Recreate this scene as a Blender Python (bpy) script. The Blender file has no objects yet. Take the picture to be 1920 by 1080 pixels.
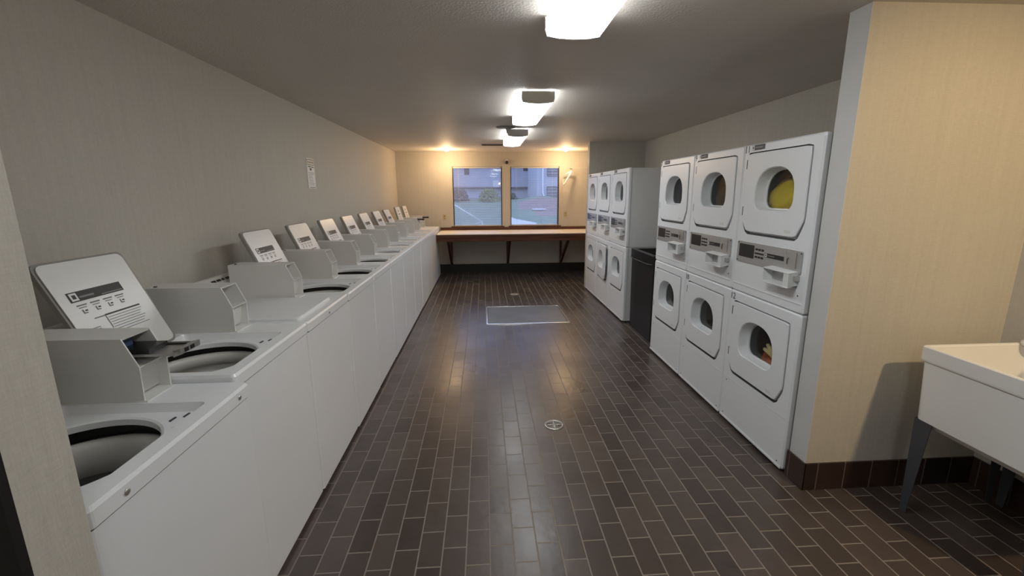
import bpy, bmesh, math, random
from math import sin, cos, pi, radians, sqrt
from mathutils import Vector, Matrix
random.seed(7)
S = bpy.context.scene
COL = S.collection
CZ = 2.3746            # ceiling height
YB = 9.0206            # inner face of the window wall
XL = -1.688            # left wall
XR = 2.65              # right wall of the alcove
XC, YC = 1.689, 2.019  # free corner of the partition beside the sink

# ------------------------------------------------------------------ materials
def new_mat(name):
    m = bpy.data.materials.new(name); m.use_nodes = True
    nt = m.node_tree; b = nt.nodes['Principled BSDF']
    return m, nt, b
def setp(b, **k):
    for a, v in k.items():
        b.inputs[a.replace('_', ' ')].default_value = v
def plain(name, col, rough=.5, metal=0, spec=.5, var=.04, scale=6, bump=0, bscale=200):
    m, nt, b = new_mat(name)
    setp(b, Roughness=rough, Metallic=metal)
    b.inputs['Specular IOR Level'].default_value = spec
    tc = nt.nodes.new('ShaderNodeTexCoord')
    n = nt.nodes.new('ShaderNodeTexNoise'); n.inputs['Scale'].default_value = scale; n.inputs['Detail'].default_value = 4
    nt.links.new(tc.outputs['Object'], n.inputs['Vector'])
    r = nt.nodes.new('ShaderNodeMapRange')
    r.inputs['To Min'].default_value = 1 - var; r.inputs['To Max'].default_value = 1 + var
    nt.links.new(n.outputs['Fac'], r.inputs['Value'])
    mx = nt.nodes.new('ShaderNodeVectorMath'); mx.operation = 'SCALE'
    mx.inputs[0].default_value = col[:3]
    nt.links.new(r.outputs[0], mx.inputs['Scale']); nt.links.new(mx.outputs[0], b.inputs['Base Color'])
    if bump:
        n2 = nt.nodes.new('ShaderNodeTexNoise'); n2.inputs['Scale'].default_value = bscale; n2.inputs['Detail'].default_value = 3
        nt.links.new(tc.outputs['Object'], n2.inputs['Vector'])
        bp = nt.nodes.new('ShaderNodeBump'); bp.inputs['Strength'].default_value = bump; bp.inputs['Distance'].default_value = .01
        nt.links.new(n2.outputs['Fac'], bp.inputs['Height']); nt.links.new(bp.outputs[0], b.inputs['Normal'])
    return m
def emit(name, col, strength):
    m, nt, b = new_mat(name)
    setp(b, Base_Color=(.8, .8, .8, 1), Roughness=.4)
    b.inputs['Emission Color'].default_value = (*col, 1); b.inputs['Emission Strength'].default_value = strength
    return m
def wallpaper(name, col):
    m, nt, b = new_mat(name)
    setp(b, Roughness=.62); b.inputs['Specular IOR Level'].default_value = .35
    tc = nt.nodes.new('ShaderNodeTexCoord')
    def noise(sc, scale, detail=3):
        mp = nt.nodes.new('ShaderNodeMapping'); mp.inputs['Scale'].default_value = sc
        n = nt.nodes.new('ShaderNodeTexNoise'); n.inputs['Scale'].default_value = scale; n.inputs['Detail'].default_value = detail
        nt.links.new(tc.outputs['Object'], mp.inputs['Vector']); nt.links.new(mp.outputs[0], n.inputs['Vector'])
        return n
    a = noise((1, 1, .03), 45); c = noise((1, 1, .15), 260, 2); d = noise((.15, .15, 1), 260, 2)
    def mth(op, x, y):
        n = nt.nodes.new('ShaderNodeMath'); n.operation = op
        for i, q in enumerate((x, y)):
            if isinstance(q, (int, float)): n.inputs[i].default_value = q
            else: nt.links.new(q, n.inputs[i])
        return n.outputs[0]
    s = mth('ADD', mth('MULTIPLY', a.outputs['Fac'], .16), mth('MULTIPLY', mth('ADD', c.outputs['Fac'], d.outputs['Fac']), .16))
    s = mth('ADD', s, .76)
    mx = nt.nodes.new('ShaderNodeVectorMath'); mx.operation = 'SCALE'; mx.inputs[0].default_value = col
    nt.links.new(s, mx.inputs['Scale']); nt.links.new(mx.outputs[0], b.inputs['Base Color'])
    bp = nt.nodes.new('ShaderNodeBump'); bp.inputs['Strength'].default_value = .12; bp.inputs['Distance'].default_value = .004
    nt.links.new(mth('ADD', c.outputs['Fac'], d.outputs['Fac']), bp.inputs['Height']); nt.links.new(bp.outputs[0], b.inputs['Normal'])
    return m
def tiles(name, bw, rh, swap, c1, c2, mortar, msize=.0035, offs=(0, 0, 0), half=True, rough=(.22, .42)):
    m, nt, b = new_mat(name)
    tc = nt.nodes.new('ShaderNodeTexCoord')
    sp = nt.nodes.new('ShaderNodeSeparateXYZ'); cb = nt.nodes.new('ShaderNodeCombineXYZ')
    mp = nt.nodes.new('ShaderNodeMapping'); mp.inputs['Location'].default_value = offs
    nt.links.new(tc.outputs['Object'], mp.inputs['Vector']); nt.links.new(mp.outputs[0], sp.inputs[0])
    for i, ax in enumerate(swap):
        nt.links.new(sp.outputs[ax], cb.inputs[i])
    br = nt.nodes.new('ShaderNodeTexBrick')
    br.offset = .5 if half else 0; br.offset_frequency = 2; br.squash = 1
    br.inputs['Scale'].default_value = 1; br.inputs['Brick Width'].default_value = bw; br.inputs['Row Height'].default_value = rh
    br.inputs['Mortar Size'].default_value = msize; br.inputs['Mortar Smooth'].default_value = .25; br.inputs['Bias'].default_value = 0
    br.inputs['Color1'].default_value = (*c1, 1); br.inputs['Color2'].default_value = (*c2, 1); br.inputs['Mortar'].default_value = (*mortar, 1)
    nt.links.new(cb.outputs[0], br.inputs['Vector'])
    n = nt.nodes.new('ShaderNodeTexNoise'); n.inputs['Scale'].default_value = 14; n.inputs['Detail'].default_value = 6
    nt.links.new(tc.outputs['Object'], n.inputs['Vector'])
    mr = nt.nodes.new('ShaderNodeMapRange'); mr.inputs['To Min'].default_value = .85; mr.inputs['To Max'].default_value = 1.15
    nt.links.new(n.outputs['Fac'], mr.inputs['Value'])
    vm = nt.nodes.new('ShaderNodeVectorMath'); vm.operation = 'SCALE'
    nt.links.new(br.outputs['Color'], vm.inputs[0]); nt.links.new(mr.outputs[0], vm.inputs['Scale'])
    nt.links.new(vm.outputs[0], b.inputs['Base Color'])
    n3 = nt.nodes.new('ShaderNodeTexNoise'); n3.inputs['Scale'].default_value = 2.2; n3.inputs['Detail'].default_value = 2
    nt.links.new(tc.outputs['Object'], n3.inputs['Vector'])
    r2 = nt.nodes.new('ShaderNodeMapRange'); r2.inputs['To Min'].default_value = rough[0]; r2.inputs['To Max'].default_value = rough[1]
    r2.inputs['From Min'].default_value = .3; r2.inputs['From Max'].default_value = .7
    nt.links.new(n3.outputs['Fac'], r2.inputs['Value'])
    ad = nt.nodes.new('ShaderNodeMath'); ad.operation = 'MULTIPLY_ADD'; ad.inputs[1].default_value = .4
    nt.links.new(br.outputs['Fac'], ad.inputs[0]); nt.links.new(r2.outputs[0], ad.inputs[2])
    nt.links.new(ad.outputs[0], b.inputs['Roughness'])
    # height: joints sunk, tiles slightly cushioned and rippled
    hn = nt.nodes.new('ShaderNodeTexNoise'); hn.inputs['Scale'].default_value = 22; hn.inputs['Detail'].default_value = 2
    nt.links.new(tc.outputs['Object'], hn.inputs['Vector'])
    h = nt.nodes.new('ShaderNodeMath'); h.operation = 'MULTIPLY_ADD'; h.inputs[1].default_value = -1.0
    hs = nt.nodes.new('ShaderNodeMath'); hs.operation = 'MULTIPLY'; hs.inputs[1].default_value = .55
    nt.links.new(hn.outputs['Fac'], hs.inputs[0])
    nt.links.new(br.outputs['Fac'], h.inputs[0]); nt.links.new(hs.outputs[0], h.inputs[2])
    bp = nt.nodes.new('ShaderNodeBump'); bp.inputs['Strength'].default_value = .5; bp.inputs['Distance'].default_value = .003
    nt.links.new(h.outputs[0], bp.inputs['Height']); nt.links.new(bp.outputs[0], b.inputs['Normal'])
    return m
def wood(name, c1, c2, rough=.35, axis=0):
    m, nt, b = new_mat(name)
    setp(b, Roughness=rough)
    tc = nt.nodes.new('ShaderNodeTexCoord'); mp = nt.nodes.new('ShaderNodeMapping')
    sc = [14, 14, 14]; sc[axis] = .8; mp.inputs['Scale'].default_value = sc
    n = nt.nodes.new('ShaderNodeTexNoise'); n.inputs['Scale'].default_value = 2.5; n.inputs['Detail'].default_value = 8; n.inputs['Distortion'].default_value = .6
    cr = nt.nodes.new('ShaderNodeValToRGB')
    cr.color_ramp.elements[0].color = (*c1, 1); cr.color_ramp.elements[1].color = (*c2, 1)
    cr.color_ramp.elements[0].position = .35; cr.color_ramp.elements[1].position = .68
    nt.links.new(tc.outputs['Object'], mp.inputs['Vector']); nt.links.new(mp.outputs[0], n.inputs['Vector'])
    nt.links.new(n.outputs['Fac'], cr.inputs[0]); nt.links.new(cr.outputs[0], b.inputs['Base Color'])
    return m
def glass(name, tint=(.93, .95, .96), k=1.0):
    m = bpy.data.materials.new(name); m.use_nodes = True; nt = m.node_tree
    for n in list(nt.nodes): nt.nodes.remove(n)
    o = nt.nodes.new('ShaderNodeOutputMaterial'); mx = nt.nodes.new('ShaderNodeMixShader')
    t = nt.nodes.new('ShaderNodeBsdfTransparent'); t.inputs[0].default_value = (*tint, 1)
    g = nt.nodes.new('ShaderNodeBsdfGlossy'); g.inputs['Roughness'].default_value = .03
    # Schlick reflectance, the same from both faces of the pane
    ge = nt.nodes.new('ShaderNodeNewGeometry'); dt = nt.nodes.new('ShaderNodeVectorMath'); dt.operation = 'DOT_PRODUCT'
    nt.links.new(ge.outputs['Normal'], dt.inputs[0]); nt.links.new(ge.outputs['Incoming'], dt.inputs[1])
    def M(op, a, b=None):
        n = nt.nodes.new('ShaderNodeMath'); n.operation = op
        for i, q in enumerate((a, b)):
            if q is None: continue
            if isinstance(q, (int, float)): n.inputs[i].default_value = q
            else: nt.links.new(q, n.inputs[i])
        return n.outputs[0]
    c_ = M('SUBTRACT', 1.0, M('ABSOLUTE', dt.outputs['Value']))
    nt.links.new(M('MULTIPLY', M('ADD', M('MULTIPLY', M('POWER', c_, 5.0), .96), .04), k), mx.inputs[0])
    nt.links.new(t.outputs[0], mx.inputs[1]); nt.links.new(g.outputs[0], mx.inputs[2]); nt.links.new(mx.outputs[0], o.inputs[0])
    return m

WALL = wallpaper('wallpaper_beige', (.53, .505, .445))
PAINT = plain('painted_grey_white', (.60, .60, .59), .6, bump=.1)
CEIL = plain('ceiling_paint', (.68, .63, .57), .6, var=.05, scale=3, bump=.35, bscale=90)
FLOOR = tiles('quarry_tile_floor', .2045, .1066, (1, 0, 2), (.046, .034, .029), (.080, .061, .052), (.21, .18, .155),
              offs=(0, -.0023, 0), rough=(.27, .36))
BASE = tiles('quarry_tile_base', .1515, .30, (0, 2, 1), (.055, .030, .022), (.020, .014, .013), (.12, .095, .08), offs=(.062, 0, .08), half=False, rough=(.2, .35))
BASEY = tiles('quarry_tile_base_side', .1515, .30, (1, 2, 0), (.055, .030, .022), (.035, .02, .017), (.12, .095, .08), offs=(0, -.004, .08), half=False, rough=(.2, .35))
ENAMEL = plain('white_enamel', (.79, .81, .835), .28, var=.015, scale=3)
ENAMEL2 = plain('white_enamel_worn', (.70, .71, .71), .34, var=.03, scale=4)
GREYP = plain('grey_painted_steel', (.70, .70, .68), .38, var=.03)
EDGE = plain('lid_edge_grey', (.30, .29, .27), .5)
LINER = plain('lid_liner_white', (.75, .75, .74), .3, var=.01)
TUBP = plain('tub_plastic', (.70, .69, .66), .35)
TUBD = plain('tub_dark', (.06, .06, .06), .5)
STEEL = plain('brushed_steel', (.55, .55, .54), .32, metal=.9, var=.06)
STEELP = plain('control_panel_silver', (.45, .45, .45), .38, metal=.5, var=.03)
CHROME = plain('chrome', (.8, .8, .8), .12, metal=1)
BLACK = plain('black_plastic', (.012, .012, .013), .3)
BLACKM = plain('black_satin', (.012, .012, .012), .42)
DARK = plain('dark_shadow_steel', (.05, .05, .05), .5)
INK = plain('grey_ink', (.22, .22, .22), .6)
INKD = plain('black_ink', (.03, .03, .03), .5)
WHITE = plain('white_print', (.8, .8, .8), .5)
PAPER = plain('white_paper', (.75, .74, .70), .6)
BLUE = plain('blue_plastic', (.05, .09, .17), .4)
DGREEN = plain('dark_green_print', (.06, .10, .08), .5)
SINKW = plain('laundry_tub_plastic', (.80, .79, .76), .35, var=.03, scale=5)
SINKLEG = plain('tub_leg_steel', (.055, .06, .07), .5)
WOODD = wood('dark_stained_wood', (.045, .014, .006), (.13, .045, .016))
LAMIN = plain('cream_laminate', (.84, .76, .64), .5, var=.03)
GLASS = glass('window_glass')
DGLASS = glass('dryer_door_glass', (.90, .91, .90), 1.0)
BLIND = plain('blind_slat_white', (.50, .50, .54), .45)
ALU = plain('window_frame_brown', (.05, .03, .025), .45)
WFR = plain('window_frame_white', (.62, .60, .58), .45)
DIFF = emit('fluorescent_diffuser', (.94, .98, 1.0), 9.1)
DIFFS = emit('fluorescent_diffuser_side', (.955, .985, .99), 1.9)
BULB = emit('warm_bulb', (1.0, .80, .55), 14)
TAN = plain('outlet_almond', (.50, .43, .27), .45)
YEL = plain('yellow_cloth', (.80, .60, .04), .85, var=.25, scale=18)
ORA = plain('orange_cloth', (.70, .14, .02), .85, var=.3, scale=14)
CREAM = plain('cream_cloth', (.75, .62, .30), .85, var=.1)
DCLO = plain('mottled_dark_cloth', (.035, .03, .032), .9, var=.9, scale=16)
GROOVE_SHADE = plain('door_groove_shade_grey', (.10, .10, .105), .6)
DRUM = plain('drum_galvanised', (.16, .16, .15), .4, metal=.6)

# ------------------------------------------------------------------ mesh helpers
class MB:
    def __init__(self): self.v = []; self.f = []; self.mi = []; self.sm = []
    def add(self, pts, faces, mi=0, smooth=False):
        o = len(self.v); self.v += [tuple(p) for p in pts]
        for f in faces: self.f.append([i + o for i in f]); self.mi.append(mi); self.sm.append(smooth)
        return self
    def box(self, x0, x1, y0, y1, z0, z1, mi=0):
        p = [(x, y, z) for x in (x0, x1) for y in (y0, y1) for z in (z0, z1)]
        return self.add(p, [(0, 1, 3, 2), (4, 6, 7, 5), (0, 4, 5, 1), (2, 3, 7, 6), (0, 2, 6, 4), (1, 5, 7, 3)], mi)
    def prism(self, poly, a, b, axis='y', mi=0):
        n = len(poly)
        def P(u, w, t):
            return {'y': (u, t, w), 'x': (t, u, w), 'z': (u, w, t)}[axis]
        pts = [P(u, w, a) for u, w in poly] + [P(u, w, b) for u, w in poly]
        fs = [tuple(range(n)), tuple(range(2 * n - 1, n - 1, -1))] + [(i, i + n, (i + 1) % n + n, (i + 1) % n) for i in range(n)]
        return self.add(pts, fs, mi)
    def loft(self, rings, closed=True, cap0=False, cap1=False, mi=0, smooth=False):
        n = len(rings[0]); pts = [p for r in rings for p in r]; fs = []
        for k in range(len(rings) - 1):
            for i in range(n if closed else n - 1):
                j = (i + 1) % n
                fs.append((k * n + i, k * n + j, (k + 1) * n + j, (k + 1) * n + i))
        if cap0: fs.append(tuple(range(n)))
        if cap1: fs.append(tuple((len(rings) - 1) * n + i for i in range(n)))
        return self.add(pts, fs, mi, smooth)
    def lathe(self, prof, c, n=32, mi=0, axis='z', cap=(True, True)):
        rings = []
        for r, z in prof:
            ring = []
            for i in range(n):
                a = 2 * pi * i / n
                if axis == 'z': ring.append((c[0] + r * cos(a), c[1] + r * sin(a), c[2] + z))
                elif axis == 'x': ring.append((c[0] + z, c[1] + r * cos(a), c[2] + r * sin(a)))
                else: ring.append((c[0] + r * cos(a), c[1] + z, c[2] + r * sin(a)))
            rings.append(ring)
        return self.loft(rings, True, cap[0] and prof[0][0] > 1e-5, cap[1] and prof[-1][0] > 1e-5, mi, True)
    def tube(self, path, r, n=8, mi=0, caps=True):
        rings = []; P = [Vector(p) for p in path]
        for i, p in enumerate(P):
            t = (P[min(i + 1, len(P) - 1)] - P[max(i - 1, 0)]).normalized()
            u = t.orthogonal().normalized() if i == 0 else (u - t * u.dot(t)).normalized()
            w = t.cross(u); rr = r[i] if isinstance(r, (list, tuple)) else r
            rings.append([tuple(p + (u * cos(2 * pi * k / n) + w * sin(2 * pi * k / n)) * rr) for k in range(n)])
        return self.loft(rings, True, caps, caps, mi, True)
    def build(self, name, mats, parent=None, bevel=0, seg=2):
        me = bpy.data.meshes.new(name); me.from_pydata(self.v, [], self.f)
        for m in (mats if isinstance(mats, (list, tuple)) else [mats]): me.materials.append(m)
        for p, mi, s in zip(me.polygons, self.mi, self.sm): p.material_index = mi; p.use_smooth = s
        bm = bmesh.new(); bm.from_mesh(me); bmesh.ops.recalc_face_normals(bm, faces=bm.faces); bm.to_mesh(me); bm.free()
        o = bpy.data.objects.new(name, me); COL.objects.link(o)
        if parent: o.parent = parent
        if bevel:
            md = o.modifiers.new('bevel', 'BEVEL'); md.width = bevel; md.segments = seg; md.limit_method = 'ANGLE'; md.angle_limit = radians(35)
        return o
def tag(o, label=None, cat=None, group=None, kind=None):
    if label: o['label'] = label
    if cat: o['category'] = cat
    if group: o['group'] = group
    if kind: o['kind'] = kind
    return o
def empty(name, loc, rz=0):
    o = bpy.data.objects.new(name, None); COL.objects.link(o); o.location = loc; o.rotation_euler = (0, 0, rz)
    o.empty_display_size = .1
    return o
def struct(name, mb, mats, label=None, bevel=0):
    o = mb.build(name, mats, None, bevel); o['kind'] = 'structure'
    if label: o['label'] = label
    return o
def text_mesh(name, body, size, mat, parent, origin, ux, uy, depth=.0008, align='LEFT'):
    cu = bpy.data.curves.new(name, 'FONT'); cu.body = body; cu.size = size; cu.extrude = depth; cu.align_x = align
    tmp = bpy.data.objects.new('tmp', cu); COL.objects.link(tmp)
    bpy.context.view_layer.update()
    me = bpy.data.meshes.new_from_object(tmp); bpy.data.objects.remove(tmp)
    ux = Vector(ux).normalized(); uy = Vector(uy).normalized(); uz = ux.cross(uy)
    for v in me.vertices: v.co = Vector(origin) + ux * v.co.x + uy * v.co.y + uz * v.co.z
    me.materials.clear(); me.materials.append(mat)
    o = bpy.data.objects.new(name, me); COL.objects.link(o); o.parent = parent
    return o
def children(o): return [c for c in bpy.data.objects if c.parent == o]
def copy_tree(o, parent=None):
    c = o.copy(); COL.objects.link(c); c.parent = parent
    for ch in children(o): copy_tree(ch, c)
    return c
# rays from a centre to convex outlines -> matching rings
def rrect(x0, x1, y0, y1, r, n=6):
    pts = []
    for cx, cy, a0 in ((x1 - r, y1 - r, 0), (x0 + r, y1 - r, 90), (x0 + r, y0 + r, 180), (x1 - r, y0 + r, 270)):
        for i in range(n + 1):
            a = radians(a0 + 90 * i / n); pts.append((cx + r * cos(a), cy + r * sin(a)))
    return pts
def rpoly(poly, r, n=4):
    """round the corners of a polygon"""
    out = []; m = len(poly)
    for i in range(m):
        p = Vector(poly[i]); a = Vector(poly[i - 1]); b = Vector(poly[(i + 1) % m])
        da = (a - p).normalized(); db = (b - p).normalized()
        rr = min(r, (a - p).length * .45, (b - p).length * .45)
        s = p + da * rr; e = p + db * rr
        for k in range(n + 1):
            t = k / n
            out.append(tuple(s * (1 - t) ** 2 + p * 2 * t * (1 - t) + e * t * t))
    return out
def ray_hit(c, a, poly):
    d = (cos(a), sin(a)); best = None
    for i in range(len(poly)):
        x1, y1 = poly[i - 1]; x2, y2 = poly[i]
        ex, ey = x2 - x1, y2 - y1; den = d[0] * ey - d[1] * ex
        if abs(den) < 1e-12: continue
        t = ((x1 - c[0]) * ey - (y1 - c[1]) * ex) / den; s = ((x1 - c[0]) * d[1] - (y1 - c[1]) * d[0]) / den
        if t > 0 and -1e-6 <= s <= 1 + 1e-6 and (best is None or t > best): best = t
    return (c[0] + d[0] * best, c[1] + d[1] * best)
def angles(c, polys, n=56):
    A = [2 * pi * i / n for i in range(n)]
    for p in polys:
        for q in p: A.append(math.atan2(q[1] - c[1], q[0] - c[0]) % (2 * pi))
    A.sort(); out = [A[0]]
    for a in A[1:]:
        if a - out[-1] > .004: out.append(a)
    if 2 * pi - out[-1] + out[0] < .004: out.pop()
    return out
def ring(c, A, poly): return [ray_hit(c, a, poly) for a in A]
def scaled(poly, c, k): return [(c[0] + (x - c[0]) * k, c[1] + (y - c[1]) * k) for x, y in poly]

# ------------------------------------------------------------------ room shell
f = MB().box(XL - .12, 2.80, -2.3, YB + .12, -.10, 0); floor = struct('floor', f, FLOOR)
c = MB().box(XL - .12, 2.80, -2.3, YB + .12, CZ, CZ + .10); struct('ceiling', c, CEIL)
struct('wall_left', MB().box(XL - .12, XL, -2.3, YB + .12, 0, CZ), WALL)
struct('wall_right', MB().box(XR, XR + .15, -2.3, YC, 0, CZ).box(2.61, XR + .15, 2.145, YB + .12, 0, CZ), WALL)
struct('wall_front', MB().box(XL, XR, -2.3, -2.18, 0, CZ), WALL)
WIN = [(-.605, .367), (.538, 1.510)]; WZ0, WZ1 = .9377, 2.0982
wb = MB()
wb.box(XL, 2.61, YB, YB + .12, 0, WZ0).box(XL, 2.61, YB, YB + .12, WZ1, CZ)
wb.box(XL, WIN[0][0], YB, YB + .12, WZ0, WZ1).box(WIN[0][1], WIN[1][0], YB, YB + .12, WZ0, WZ1).box(WIN[1][1], 2.61, YB, YB + .12, WZ0, WZ1)
struct('wall_back', wb, WALL)
# partition between dryers and sink; its narrow end is painted
pt = MB().box(XC + .003, XR + .15, YC, 2.143, 0, CZ).box(XC, XC + .003, YC + .0005, 2.1425, .0, CZ, 1)
struct('wall_partition', pt, [WALL, PAINT])
struct('wall_recess', MB().box(1.70, 2.61, 7.272, 7.39, 0, CZ), WALL)
# stub wall close to the camera on the left, with a near-black board on the camera side
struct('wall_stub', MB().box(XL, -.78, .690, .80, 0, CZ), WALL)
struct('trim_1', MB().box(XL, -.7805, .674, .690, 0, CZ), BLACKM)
# tile baseboards
bb = MB().box(XC - .009, XR, YC - .010, YC - .0005, 0, .158); struct('baseboard_partition', bb, BASE, bevel=.002)
struct('baseboard_partition_end', MB().box(XC - .010, XC - .0005, YC - .0100, 2.15, 0, .158), BASEY, bevel=.002)
struct('baseboard_right', MB().box(XR - .010, XR - .0005, -2.1, YC - .011, 0, .158), BASEY)
struct('baseboard_back', MB().box(XL + .001, 2.60, YB - .010, YB - .0005, 0, .17), BLACKM)

# windows: reveal frame, glass
for i, (a, b) in enumerate(WIN):
    w = MB(); t = .016; y0, y1 = YB + .03, YB + .10
    w.box(a, a + t, y0, y1, WZ0, WZ1).box(b - t, b, y0, y1, WZ0, WZ1).box(a + t, b - t, y0, y1, WZ1 - t, WZ1, 1).box(a + t, b - t, y0, y1, WZ0, WZ0 + .022, 1)
    w.box(a - .0, a + .008, YB - .004, YB + .03, WZ0, WZ1).box(b - .008, b, YB - .004, YB + .03, WZ0, WZ1)
    o = struct('window_%d' % (i + 1), w, [ALU, WFR])
    g = MB().box(a + t, b - t, YB + .082, YB + .086, WZ0 + .022, WZ1 - t).build('glass_pane', GLASS, o)
# wooden sill board and backsplash strip
sb = MB().box(-.87, 2.60, YB - .022, YB - .0005, .862, .915)
sb.box(WIN[0][0] - .05, WIN[0][1] + .04, YB - .022, YB - .0005, .915, .9375).box(WIN[1][0] - .04, WIN[1][1] + .05, YB - .022, YB - .0005, .915, .9375)
struct('trim_2', sb, WOODD, bevel=.002)

# ------------------------------------------------------------------ blinds
def blind(a, b, tilt, label, stacked):
    r = empty('window_blind', ((a + b) / 2, YB + .035, WZ1)); tag(r, label, 'window blind')
    hw = (b - a) / 2 - .010
    MB().box(-hw, hw, -.014, .014, -.032, -.002).build('headrail', WFR, r, .002)
    s = MB(); pitch = .0215; n = int((WZ1 - WZ0 - .055) / pitch)
    for k in range(n):
        z = -.045 - k * pitch; t = radians(tilt + random.uniform(-1.5, 1.5))
        dy, dz = .0125 * cos(t), .0125 * sin(t)
        pts = [(x, q * dy, z + q * dz + (.0012 if q == 0 else 0)) for x in (-hw + .004, hw - .004) for q in (-1, 0, 1)]
        pts += [(x, y, zz - .0006) for x, y, zz in pts]
        s.add(pts, [(0, 1, 4, 3), (1, 2, 5, 4), (6, 9, 10, 7), (7, 10, 11, 8), (0, 3, 9, 6), (2, 8, 11, 5), (0, 6, 7, 1), (1, 7, 8, 2), (3, 4, 10, 9), (4, 5, 11, 10)])
    s.build('slats', BLIND, r)
    MB().box(-hw, hw, -.011, .011, -(WZ1 - WZ0) + .004, -(WZ1 - WZ0) + .022).build('bottom_rail', WFR, r, .002)
    for x in (-hw * .74, hw * .74):
        MB().tube([(x, -.0135, -.03), (x, -.0135, -(WZ1 - WZ0) + .02)], .0012, 6).build('ladder_cord', WFR, r)
    MB().tube([(-hw + .10, -.020, -.02), (-hw + .102, -.021, -.70)], .003, 8).build('tilt_wand', WFR, r)
blind(*WIN[0], 15, 'white horizontal slat blind in the left window, slats showing as fine lines', 0)
blind(*WIN[1], 7, 'white horizontal slat blind in the right window beside the coat hanger, slats nearly flat', 0)

# ------------------------------------------------------------------ washing machines
ZD = .9586; WW = .6562; YW0 = .8567; XW = -.8764
DW, DD = .652, .725     # width, depth; local x: 0 front, -DD back; local y 0..DW; z from floor
def sticker(mb_specs, parent, name, frame):
    pass
def make_lid(root, ytop, papers=False, hinge=(-.451, .968), ang=66, closed=False):
    L, Wd, T = .420, .385, .022
    a = radians(ang)
    hx, hz = hinge
    d = Vector((-cos(a), 0, sin(a))); nrm = Vector((sin(a), 0, cos(a)))   # along the lid; facing the room
    if closed: d = Vector((1, 0, 0)); nrm = Vector((0, 0, -1))
    O = Vector((hx, ytop, hz)); Y = Vector((0, 1, 0))
    def P(u, v, w): return tuple(O + Y * u + d * v + nrm * w)
    out = rpoly([(0, 0), (Wd, 0), (Wd, L), (0, L)], .030, 5); inn = [(.5 * Wd + (x - .5 * Wd) * .955, .5 * L + (y - .5 * L) * .955) for x, y in out]
    m = MB(); m.loft([[P(x, y, -T) for x, y in inn], [P(x, y, -T * .8) for x, y in out], [P(x, y, -.002) for x, y in out], [P(x, y, 0) for x, y in inn]], True, True, True)
    lid = m.build('lid', EDGE if not closed else ENAMEL, root)
    if closed: return lid
    inn2 = [(.5 * Wd - .006 + (x - .5 * Wd) * .935, .5 * L + (y - .5 * L) * .955) for x, y in out]
    m = MB(); m.loft([[P(x, y, .0) for x, y in inn], [P(x, y, .006) for x, y in inn2]], True, False, True)
    m.build('lid_liner', LINER, lid)
    def slab(mb, u0, u1, v0, v1, mi=0, w=.0072, h=.0006):
        mb.add([P(u, v, ww) for u in (u0, u1) for v in (v0, v1) for ww in (w - h, w)], [(0, 1, 3, 2), (4, 6, 7, 5), (0, 4, 5, 1), (2, 3, 7, 6), (0, 2, 6, 4), (1, 5, 7, 3)], mi)
    s = MB()
    if not papers:
        def R(mb, u0, u1, v0, v1, *a): slab(mb, u0 - .028, u1 - .028, v0 + .036, v1 + .036, *a)
        # header bar with a logo square, small pictogram rows and ruled text; u runs towards +y, v up the lid
        R(s, .075, .305, .225, .262, 0)
        R(s, .082, .110, .229, .258, 1, .0076); R(s, .089, .103, .236, .251, 0, .0080)
        R(s, .116, .175, .236, .243, 2, .0076); R(s, .205, .298, .229, .233, 2, .0076)
        for k, uu in enumerate((.085, .140, .195, .250)):
            R(s, uu, uu + .040, .208, .213, 2); R(s, uu + .004, uu + .034, .200, .203, 2)
            R(s, uu + .010, uu + .026, .178, .182, 2); R(s, uu + .010, uu + .014, .182, .194, 2); R(s, uu + .020, uu + .030, .186, .191, 0)
        R(s, .118, .160, .150, .154, 2); R(s, .075, .120, .118, .121, 2); R(s, .075, .118, .111, .114, 2)
        R(s, .165, .330, .150, .156, 0); R(s, .162, .165, .100, .156, 2)
        for k in range(7): R(s, .170, .330 - .01 * (k % 3), .140 - .010 * k, .1425 - .010 * k, 2)
        s.build('instruction_label', [INKD, WHITE, INK], lid)
    else:
        R = slab
        R(s, .05, .33, .30, .385, 0); R(s, .05, .33, .16, .285, 0); R(s, .08, .30, .142, .155, 1); R(s, .05, .33, .06, .135, 0)
        R(s, .16, .21, .335, .36, 1, .0077); R(s, .10, .28, .287, .298, 1)
        for k in range(5): R(s, .09, .29, .175 + .02 * k, .181 + .02 * k, 2, .0077)
        s.build('paper_notice', [PAPER, INKD, INK], lid)
    return lid
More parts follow.
